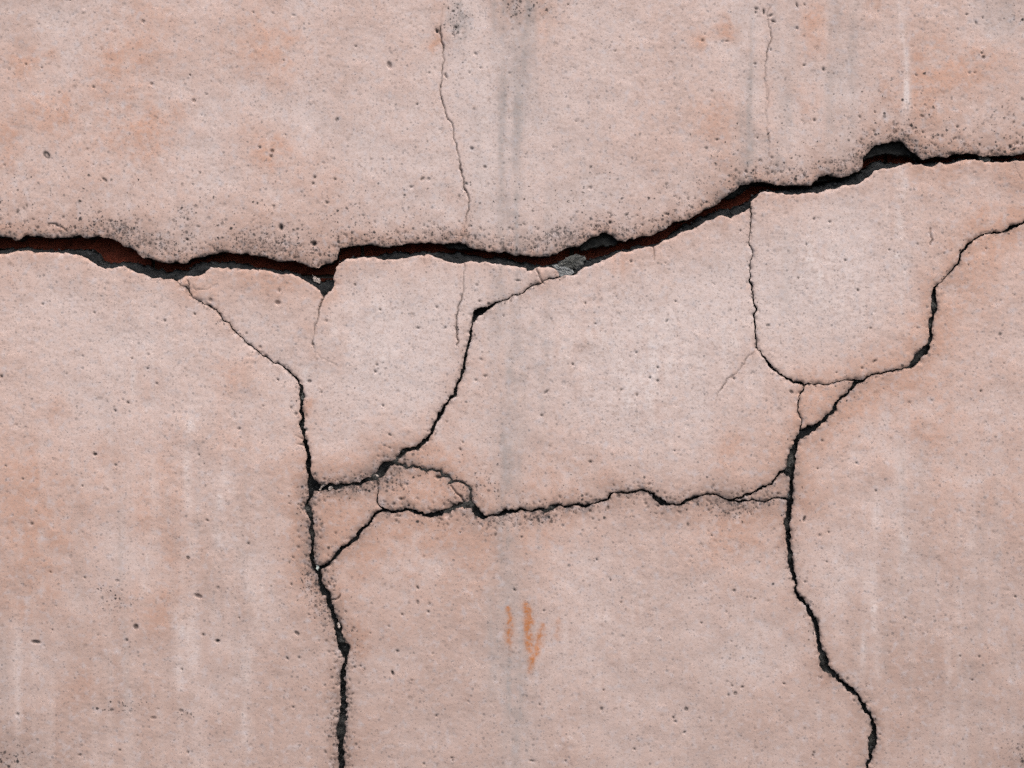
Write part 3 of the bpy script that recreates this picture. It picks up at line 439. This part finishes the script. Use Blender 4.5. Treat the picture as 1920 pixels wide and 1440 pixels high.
dB = dots(250, (7.3, 2.9, 0), .62, .14, .38, .05, .44, 1.7)
dC = dots(150, (1.9, 8.3, 0), math_('MULTIPLY', damp, .75), .16, .46, .45, .95)
dD = dots(330, (5.7, 4.1, 0), math_('MULTIPLY', damp, .85), .22, .55, .35, .9)
spots = math_('MAXIMUM', dA, dB); mould = math_('MAXIMUM', dC, dD)
c = mixc(nt, spots, c, (.125, .115, .120))
c = mixc(nt, mould, c, BLACK)
rg = noise(nt, 300, 3, .7, geo)
c = mixc(nt, math_('MULTIPLY', attr('rust'), ramp(nt, rg.outputs['Fac'], .20, .50)), c, RUST)
c = mixc(nt, attr('grime'), c, BLACK)
nt.links.new(c, bs.inputs['Base Color']); bs.inputs['Roughness'].default_value = .92; bs.inputs['Specular IOR Level'].default_value = .25
bmp = node(nt, 'ShaderNodeBump'); bmp.inputs['Strength'].default_value = .36; bmp.inputs['Distance'].default_value = .0010
g2 = noise(nt, 380, 3, .6, geo); nt.links.new(math_('SUBTRACT', math_('MULTIPLY', g2.outputs['Fac'], .8), math_('MULTIPLY', spots, 1.0)), bmp.inputs['Height']); nt.links.new(bmp.outputs[0], bs.inputs['Normal'])

def stone(name, a, b, scale, bump=.8, dist=.003, c3=None, fill=None):
    m, nt, bs = mat(name); geo = node(nt, 'ShaderNodeNewGeometry').outputs['Position']
    n1 = noise(nt, scale, 5, .65, geo); n2 = noise(nt, scale * 5, 4, .7, geo)
    c = mixc(nt, ramp(nt, n1.outputs['Fac'], .35, .68), a, b)
    if c3: c = mixc(nt, ramp(nt, n2.outputs['Fac'], .60, .78), c, c3)
    if fill: c = mixc(nt, node(nt, 'ShaderNodeAttribute', attribute_name='packed').outputs['Fac'], c, mixc(nt, ramp(nt, n2.outputs['Fac'], .38, .66), fill[0], fill[1]))
    nt.links.new(c, bs.inputs['Base Color']); bs.inputs['Roughness'].default_value = .95; bs.inputs['Specular IOR Level'].default_value = .2
    bm = node(nt, 'ShaderNodeBump'); bm.inputs['Strength'].default_value = bump; bm.inputs['Distance'].default_value = dist
    nt.links.new(n2.outputs['Fac'], bm.inputs['Height']); nt.links.new(bm.outputs[0], bs.inputs['Normal'])
    return m
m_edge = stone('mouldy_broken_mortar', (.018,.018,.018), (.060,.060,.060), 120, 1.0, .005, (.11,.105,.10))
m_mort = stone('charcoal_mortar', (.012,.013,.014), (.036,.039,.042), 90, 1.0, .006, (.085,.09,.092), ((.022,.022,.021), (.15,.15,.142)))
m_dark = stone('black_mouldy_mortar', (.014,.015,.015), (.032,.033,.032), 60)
m_brick = stone('red_clay', (.23,.048,.025), (.10,.026,.015), 75, 1.0, .006, (.03,.017,.013))
m_chip = stone('grey_mortar_chip', (.10,.105,.10), (.22,.225,.215), 110, 1.0, .006, (.06,.062,.06))
m_chip2 = stone('pale_mortar_chip', (.24,.255,.26), (.34,.355,.36), 110, 1.0, .004, (.12,.125,.13))
m_flake = stone('loose_flake', (.50,.44,.40), (.40,.34,.31), 200, .4, .001)
m_core = stone('masonry_core', (.10,.095,.09), (.15,.14,.13), 12)
m_grit = stone('mortar_grit', (.02,.021,.023), (.07,.074,.078), 150, .8, .003, (.20,.20,.195))
m_white = stone('pale_green_chip', (.55,.62,.60), (.45,.52,.50), 200, .4, .001)
m_ground = stone('asphalt', (.045,.045,.046), (.065,.064,.062), 6, .4, .004, (.10,.098,.095))

# ------------------------------------------------------------------ mesh helpers
COL = SCN.collection
def mesh_obj(name, V, F, mats, parent=None, fm=None, smooth_n=None, attrs=None):
    me = bpy.data.meshes.new(name); V = np.asarray(V, np.float32); F = np.asarray(F, np.int32)
    k = F.shape[1]
    me.vertices.add(len(V)); me.vertices.foreach_set('co', V.ravel())
    me.loops.add(F.size); me.loops.foreach_set('vertex_index', F.ravel())
    me.polygons.add(len(F)); me.polygons.foreach_set('loop_start', np.arange(0, F.size, k, dtype=np.int32))
    me.polygons.foreach_set('loop_total', np.full(len(F), k, np.int32))
    for m in mats: me.materials.append(m)
    if fm is not None: me.polygons.foreach_set('material_index', np.asarray(fm, np.int32))
    me.polygons.foreach_set('use_smooth', np.ones(len(F), bool) if smooth_n is None else np.asarray(smooth_n, bool))
    for an, v in (attrs or {}).items():
        at = me.attributes.new(an, 'FLOAT', 'POINT'); at.data.foreach_set('value', np.asarray(v, np.float32))
    me.update(calc_edges=True)
    o = bpy.data.objects.new(name, me); COL.objects.link(o)
    if parent: o.parent = parent
    return o
def world(x, y, d):
    return np.stack([(x - 960) * PX, -d * PX, ZC + (720 - y) * PX], -1)

def sheet(s, X, Y, hc, z, name, mats, parent, thick, attrs=None, round_edge=1.0, jag=1.2, seed=0):
    """mesh the region s > 0 of a height field, its rim drawn exactly along s = 0, with broken side walls"""
    gy, gx = np.gradient(s, Y, X); g2 = gx * gx + gy * gy + 1e-6
    keep = s > -.95 * hc; snap = keep & (s < .30 * hc) & (np.abs(s) < 900)
    mv = np.where(snap, np.clip(-s / g2, -1.3 * hc, 1.3 * hc), 0)
    xx = X[None, :] + mv * gx; yy = Y[:, None] + mv * gy
    zz = z - round_edge * np.exp(-np.clip(s, 0, 60) / 1.6)
    cell = keep[:-1, :-1] & keep[1:, :-1] & keep[:-1, 1:] & keep[1:, 1:]
    cell &= ~(snap[:-1, :-1] & snap[1:, :-1] & snap[:-1, 1:] & snap[1:, 1:] & (s[:-1, :-1] + s[1:, :-1] + s[:-1, 1:] + s[1:, 1:] < 0))
    nx = len(X); jj, ii = np.nonzero(cell); a = jj * nx + ii
    Q = np.stack([a, a + nx, a + nx + 1, a + 1], 1)
    # rim edges: sides of kept cells whose neighbour is missing
    pad = np.pad(cell, 1); E = []
    for dj, di, p, q in ((-1, 0, 3, 0), (1, 0, 1, 2), (0, -1, 0, 1), (0, 1, 2, 3)):
        m = ~pad[jj + 1 + dj, ii + 1 + di]; E.append(Q[m][:, [p, q]])
    E = np.concatenate(E)
    used = np.unique(Q); lut = np.full(s.size, -1, np.int64); lut[used] = np.arange(len(used))
    V = [world(xx.ravel()[used], yy.ravel()[used], zz.ravel()[used])]; F = [lut[Q]]; fm = [np.zeros(len(Q))]
    n0 = len(used)
    rim = np.unique(E); rl = np.full(s.size, -1, np.int64); rl[rim] = np.arange(len(rim)); nr = len(rim)
    rx, ry, rz = xx.ravel()[rim], yy.ravel()[rim], zz.ravel()[rim]
    nn = np.sqrt(g2.ravel()[rim]); ux, uy = gx.ravel()[rim] / nn, gy.ravel()[rim] / nn
    r = np.random.default_rng(seed)
    levels = [(0, 0), (2.2, .2), (thick * .45, jag), (thick, jag * 1.6)]
    for li, (dz, j) in enumerate(levels):
        k = r.random(nr) * j
        V.append(world(rx + ux * k, ry + uy * k, rz * (1 if li < 2 else 0) - dz))
        if li:
            o0 = n0 + (li - 1) * nr; o1 = n0 + li * nr; p, q = rl[E[:, 0]], rl[E[:, 1]]
            F.append(np.stack([o0 + q, o0 + p, o1 + p, o1 + q], 1)); fm.append(np.ones(len(E)))
    V = np.concatenate(V); F = np.concatenate(F); fm = np.concatenate(fm)
    at = {}
    for an, v in (attrs or {}).items():
        at[an] = np.concatenate([v.ravel()[used], np.zeros(len(V) - n0)])
    return mesh_obj(name, V, F, mats, parent, fm, fm == 0, at)

# ------------------------------------------------------------------ the setting
def ground():
    n = 24; xs = np.linspace(-400, 400, n); ys = np.linspace(-400, 400, n)
    gx, gy = np.meshgrid(xs, ys); V = np.stack([gx.ravel(), gy.ravel(), np.zeros(n * n)], 1)
    a = (np.arange(n - 1)[:, None] * n + np.arange(n - 1)[None]).ravel()
    o = mesh_obj('ground', V, np.stack([a, a + 1, a + n + 1, a + n], 1), [m_ground]); o['kind'] = 'structure'
ground()

wall = bpy.data.objects.new('plaster_wall', None); COL.objects.link(wall)
wall.empty_display_size = .2
wall['label'] = 'weathered pink plaster wall split by one wide dark crack and many thin ones'
wall['category'] = 'wall'; wall['kind'] = 'thing'

# ------------------------------------------------------------------ plaster slabs
def loop(parts):
    out = []
    for p in parts:
        if isinstance(p, tuple): out.append(np.array([[p[0], p[1]]], float))
        else:
            c = CH[p.lstrip('-')][:, :2]; out.append(c[::-1] if p[0] == '-' else c)
    return np.concatenate(out)
LABEL = {'top': 'large pink slab above the wide crack, with a long hairline', 'tri': 'small triangular orange-stained fragment', 'sliver': 'narrow wedge-shaped fragment beside the right crack',
         'chipA': 'small triangular fragment at the left crack junction', 'chipB': 'small oval fragment with a black hole'}
for si, (nm, parts, lift, thick) in enumerate(SLABS):
    poly = loop(parts); ins = inside(poly)
    jj, ii = np.nonzero(ins); j0, j1, i0, i1 = max(jj.min() - 4, 0), min(jj.max() + 5, NY), max(ii.min() - 4, 0), min(ii.max() + 5, NX)
    sl = (slice(j0, j1), slice(i0, i1)); X, Y = XS[i0:i1], YS[j0:j1]; ins = ins[sl]
    f = np.full(ins.shape, 1e3, np.float32); d0 = f.copy(); hw0 = np.zeros_like(f)
    for p in parts:
        if isinstance(p, tuple): continue
        D, hw = FIELD[p.lstrip('-')]; D, hw = D[sl], hw[sl]; m = (D - hw) < f
        f[m] = (D - hw)[m]; d0[m] = D[m]; hw0[m] = hw[m]
    # ragged break: each side of a crack gets its own roughness
    amp = np.clip(.75 * hw0, .22, 2.4)
    lip = any(isinstance(p, str) and p[:2] in ('U', 'LA', 'LB', 'LD', 'LE') for p in parts)
    if lip: amp = np.where(hw0 < .05, .9, amp)
    rag = amp * (.45 * vnoise(3.2, 3.2, 380 + si, X, Y) + .6 * vnoise(6, 6, 300 + si, X, Y) + .55 * vnoise(14, 14, 340 + si, X, Y))
    s = np.where(ins, f, -(d0 + hw0)) + np.where(f < 30, rag, 0)
    s = np.clip(s, -1e3, 50).astype(np.float32)
    cx, cy = poly[(np.abs(poly) < 4000).all(1)].mean(0)
    tilt = np.random.default_rng(80 + si).normal(size=2) * .0015
    zl = Z[sl] + lift + tilt[0] * np.clip(X[None] - cx, -900, 900) + tilt[1] * np.clip(Y[:, None] - cy, -700, 700)
    zl = zl - 4.0 * np.clip(vnoise(7, 7, 420 + si, X, Y) + .05, 0, 1) * np.exp(-np.clip(s, 0, 50) / 3.5)      # crumbled arris
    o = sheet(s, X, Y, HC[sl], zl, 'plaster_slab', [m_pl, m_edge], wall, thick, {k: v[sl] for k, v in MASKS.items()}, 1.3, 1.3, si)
    if nm in LABEL: o['label'] = LABEL[nm]

# ------------------------------------------------------------------ mortar behind the slabs
def mortar():
    h = 2.6
    X = axis(-14, 1934, -1500, 3420, h); Y = axis(-14, 1454, -900, YB, h)
    X = np.clip(X, -1499, 3419); Y = np.clip(Y, -899, YB - 1); X = np.unique(X); Y = np.unique(Y)
    hc = np.maximum(np.gradient(X)[None], np.gradient(Y)[:, None])
    P = CH['M']; below = inside(np.concatenate([P[:, :2], [[FAR, 60], [FAR, FAR], [-FAR, FAR], [-FAR, 520]]]), X, Y)
    dM = line_field(P, 60, X, Y)[0]
    dL = np.full(dM.shape, 1e3, np.float32); dC = dL.copy()
    for k in ('LA', 'LB', 'LD', 'LE'): dL = np.minimum(dL, line_field(CH[k], 60, X, Y)[0])
    for k in CH:
        if k not in ('U', 'M', 'LA', 'LB', 'LD', 'LE'): dC = np.minimum(dC, line_field(CH[k], 40, X, Y)[0])
    a, b, c = fbm(9, 401, 3, 1, X, Y), fbm(26, 402, 3, 1, X, Y), vnoise(4.5, 4.5, 403, X, Y)
    undL = np.zeros(dM.shape, bool)
    lowpoly = np.concatenate([CH['LA'][:, :2], CH['LB'][:, :2], CH['LD'][:, :2], CH['LE'][:, :2], [[FAR, 80], [FAR, FAR], [-FAR, FAR], [-FAR, 535]]])
    undL = inside(lowpoly, X, Y)
    t = np.where(undL, 0, np.clip(dL / (dL + dM + .01), 0, 1))
    z = -5 - 15 * t ** 1.2 + 3.6 * a + 2.6 * b + 1.8 * c
    zc = -13 + 6.0 * b + 4.0 * a + 2.0 * c                       # floor of the narrow cracks
    # mortar that still fills the cracks almost to the face in places
    gx_, gy_ = X[None], Y[:, None]
    lift = 11 * np.exp(-line_field(CH['N34'], 30, X, Y)[0] / 9)
    for x, y, r, a_ in [(1751,575,14,11),(1745,612,12,8),(1738,640,9,7),(576,958,13,9),(585,1003,11,8),(568,745,10,9),(572,800,9,6),(860,952,16,8),(838,958,14,6),(1483,862,14,6),(1478,880,12,7),(700,898,14,8),(660,915,18,7),(632,914,12,6),(566,722,8,6),(742,866,12,6),(775,845,14,6),(796,836,10,7),(1030,955,12,7),(1235,935,10,6),(1543,1237,14,6),(1552,1262,10,7),(1636,1395,16,7),(1636,1330,12,5),(644,1205,14,6),(640,1365,20,5),(1480,1050,12,6),(1478,985,10,6),(1700,690,12,6),(1722,665,12,5),(1290,940,10,6),(1608,715,9,4),(890,588,8,-6),(585,912,9,-6)]:
        lift = lift + a_ * np.exp(-((gx_ - x) ** 2 + (gy_ - y) ** 2) / r ** 2)
    zc = zc + lift; packed = np.where(undL, np.clip(lift / 8, 0, 1), 0)
    k = np.clip(dL / 18, 0, 1); z = np.where(undL, z * (1 - k) + zc * k, z)
    z = np.minimum(z, -1.6)
    s = np.where(below, dM, -dM) + 1.3 * vnoise(6, 6, 404, X, Y) + .8 * c
    s = np.where((np.minimum(dL, dC) < 32) | (below & ~undL), np.clip(s, -1e3, 50), -1e3)
    s = np.where((s > 0) & (np.minimum(dL, dC) < 32), s, np.where(below & ~undL, s, np.minimum(s, -1e3 * (s > 30) + s * (s <= 30)))).astype(np.float32)
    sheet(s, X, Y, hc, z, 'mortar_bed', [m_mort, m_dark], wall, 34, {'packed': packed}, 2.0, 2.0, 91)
    # upper mortar: stands back behind the upper lip, lower than it in the hollows
    PU = CH['U']; up = inside(np.concatenate([PU[:, :2], [[FAR, 60], [FAR, -FAR], [-FAR, -FAR], [-FAR, 520]]]), X, Y)
    dU_ = line_field(PU, 60, X, Y)[0]; s = np.where(up, dU_ - 3.5, -dU_ - 3.5)
    for sp in SPOTS:
        q = np.array(sp)[:, :2]; Q = np.concatenate([q, q[:1]]); Q = np.c_[Q, np.zeros(len(Q))]
        d = line_field(np.array(frac(Q, .12, 5, 3)), 60, X, Y)[0]; i_ = inside(q, X, Y); s = np.maximum(s, np.where(i_, d, -d))
    s = s + 1.2 * vnoise(6, 6, 405, X, Y) + .8 * c
    s = np.where((dU_ < 36), np.clip(s, -1e3, 50), -1e3).astype(np.float32)
    z = -15 + 2.5 * a + 2.0 * b + c
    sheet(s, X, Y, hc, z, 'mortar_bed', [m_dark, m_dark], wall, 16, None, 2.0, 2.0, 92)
mortar()

# ------------------------------------------------------------------ red clay blocks seen through the wide crack
def block_mesh(w_, h_, d_, seed):
    r = np.random.default_rng(seed); nx, ny = 25, 11; V = []; F = []
    for j in range(ny):
        for i in range(nx):
            e = (i in (0, nx - 1)) or (j in (0, ny - 1))
            V.append((i / (nx - 1) * w_ - w_ / 2 + r.normal() * .8, (3.0 if e else 0) + r.normal() * 2.2, j / (ny - 1) * h_ - h_ / 2 + r.normal() * .8))
    for j in range(ny - 1):
        for i in range(nx - 1):
            a = j * nx + i; F.append((a, a + 1, a + nx + 1, a + nx))
    ring = [i for i in range(nx)] + [j * nx + nx - 1 for j in range(1, ny)] + [(ny - 1) * nx + i for i in range(nx - 2, -1, -1)] + [j * nx for j in range(ny - 2, 0, -1)]
    b = len(V)
    for k in ring: V.append((V[k][0], d_, V[k][2]))
    n = len(ring)
    for k in range(n): F.append((ring[k], b + k, b + (k + 1) % n, ring[(k + 1) % n]))
    V = np.array(V) * PX
    me = bpy.data.meshes.new('clay_block'); me.from_pydata(V.tolist(), [], F); me.materials.append(m_brick); me.update()
    return me
BW, BH, J = 390, 168, 8
blocks = [block_mesh(BW, BH, 60, s) for s in range(4)]
for r_, yc in enumerate((252, 428, 604)):
    for c_ in range(-3, 9):
        xc = c_ * (BW + J) + (r_ % 2) * 199 - 120
        if xc - BW / 2 < -1450 or xc + BW / 2 > 3380: continue
        o = bpy.data.objects.new('clay_block', blocks[(c_ * 3 + r_) % 4]); COL.objects.link(o); o.parent = wall
        o.location = W(xc, yc, -36)
def box(name, x0, x1, y0, y1, d0, d1, m):
    V = [W(x, y, d) for x in (x0, x1) for y in (y0, y1) for d in (d0, d1)]
    F = [(0, 1, 3, 2), (4, 6, 7, 5), (0, 4, 5, 1), (2, 3, 7, 6), (0, 2, 6, 4), (1, 5, 7, 3)]
    return mesh_obj(name, V, F, [m], wall, None, np.zeros(6))
box('masonry_core', -1495, 3415, -895, YB - 1, -52, -320, m_core)

# ------------------------------------------------------------------ loose chips lodged in the cracks
def chip(name, pts, d, thick, m, seed, label=None):
    r = np.random.default_rng(seed); P = np.array([p[:2] for p in frac([(*p, 0) for p in pts + pts[:1]], .12, 4, seed)][:-1]); c = P.mean(0); n = len(P)
    V = []; F = []
    for k, (sc, dd) in enumerate(((1.0, -thick), (1.0, 0), (.72, .5), (.35, .2))):
        for p in P:
            q = c + (p - c) * sc; V.append(W(q[0] + r.normal() * .25, q[1] + r.normal() * .25, d + dd + r.normal() * .9))
    for k in range(3):
        for i in range(n): F.append((k * n + i, k * n + (i + 1) % n, (k + 1) * n + (i + 1) % n, (k + 1) * n + i))
    V.append(W(c[0], c[1], d + .4))
    F = [tuple(reversed(f)) for f in F]
    me = bpy.data.meshes.new(name); me.from_pydata(V, [], F + [(3 * n + (i + 1) % n, 3 * n + i, 4 * n) for i in range(n)]); me.materials.append(m); me.update()
    o = bpy.data.objects.new(name, me); COL.objects.link(o); o.parent = wall
    if label: o['label'] = label
def tp(ox, oy, s, pts): return [(ox + x / s, oy + y / s) for x, y in pts]
chip('mortar_chip', tp(960,380,S3,[(500,575),(540,540),(600,525),(665,512),(725,530),(745,560),(715,590),(720,620),(690,640),(650,668),(600,655),(540,650),(490,640),(455,610)]), -9, 8, m_chip, 1, 'pale grey mortar chip lodged in the wide crack')
chip('mortar_chip', tp(960,380,S3,[(400,620),(450,612),(500,645),(560,655),(615,680),(622,700),(590,718),(540,728),(480,738),(460,705),(430,660)]), -4, 8, m_chip2, 21)
chip('paint_flake', tp(320,420,S3,[(1410,505),(1450,530),(1495,560),(1490,590),(1430,575),(1420,545)]), -8, 2, m_flake, 2)
chip('mortar_chip', tp(1580,220,1920/340.,[(1450,395),(1520,400),(1580,430),(1570,460),(1500,465),(1460,440)]), -7, 5, m_chip, 3)
chip('mortar_chip', tp(540,860,6,[(312,1205),(340,1200),(348,1235),(325,1262),(310,1240)]), -4, 3, m_white, 4)
chip('mortar_chip', tp(500,680,6,[(395,340),(418,375),(422,405),(395,420),(378,385)]), -5, 4, m_chip, 5)
chip('paint_flake', tp(540,860,6,[(345,345),(370,310),(425,290),(440,295),(385,325),(360,360)]), -3, 2, m_flake, 6)
chip('paint_flake', tp(540,860,6,[(450,325),(490,310),(500,335),(470,360),(455,350)]), -5, 2, m_flake, 7)
chip('paint_flake', tp(540,860,6,[(950,180),(985,175),(1020,200),(1000,212),(960,205)]), -3, 2, m_flake, 8)
chip('mortar_chip', tp(1400,700,6,[(435,1000),(465,1000),(465,1035),(445,1045)]), -7, 3, m_flake, 9)
chip('mortar_chip', tp(1400,700,6,[(490,830),(520,825),(515,845),(495,850)]), -6, 3, m_flake, 10)
chip('mortar_chip', tp(1220,840,6,[(1495,545),(1530,510),(1560,520),(1565,565),(1530,572)]), -2, 4, m_chip, 11)
chip('paint_flake', tp(500,1040,6,[(795,770),(815,765),(825,810),(815,840),(800,825)]), -2, 2, m_flake, 12)

# ------------------------------------------------------------------ crumbs of mortar lying in the cracks
def grit():
    r = np.random.default_rng(5); V = []; F = []
    base = np.array([(1,1,1),(-1,-1,1),(-1,1,-1),(1,-1,-1),(0,0,1.4),(0,1.3,0),(1.2,0,0)], float)
    tri = [(0,4,6),(0,5,4),(0,6,5),(4,1,6),(4,5,1),(1,3,6),(5,2,1),(6,3,5),(3,2,5),(1,2,3)]
    spots = []
    Mx = CH['M']; Mi = Mx[(Mx[:, 0] > -30) & (Mx[:, 0] < 1950)]
    Lx = np.concatenate([CH[k] for k in ('LA', 'LB', 'LD', 'LE')])
    for i in range(620):
        m = Mi[r.integers(len(Mi))]; l = Lx[np.argmin((Lx[:, 0] - m[0]) ** 2 + (Lx[:, 1] - m[1]) ** 2)]; t = r.random()
        spots.append((m[0] + (l[0] - m[0]) * t + r.normal() * 2, m[1] + (l[1] - m[1]) * t + r.normal() * .6, -4 - 15 * (1 - t), .6 + r.gamma(1.4, .75)))
    for nm, n in (('L1c', 90), ('L1b', 50), ('L1a', 30), ('C1b', 30), ('C1c', 50), ('C1a', 50), ('B54', 50), ('B46', 70), ('Rend', 90), ('R11_7', 40), ('R10_11', 40), ('EG', 70)):
        P = CH[nm]; P = P[(P[:, 0] < 1950) & (P[:, 1] < 1470)]
        for i in range(n):
            p = P[r.integers(len(P))]
            if p[2] < 3: continue
            spots.append((p[0] + r.normal() * p[2] * .25, p[1] + r.normal() * p[2] * .25, -5 - r.random() * 6, .5 + r.gamma(1.3, .55)))
    for x, y, d, q in spots:
        q = min(q, 4.2); A = np.linalg.qr(r.normal(size=(3, 3)))[0]; b = (base * (.5 + .5 * r.random((7, 1))) * q * .62) @ A.T
        o = len(V); V += [W(x + v[0], y + v[1], d + v[2]) for v in b]; F += [tuple(o + k for k in t) for t in tri]
    o = mesh_obj('mortar_grit', V, F, [m_grit], wall, None, np.zeros(len(F))); o['kind'] = 'stuff'
grit()
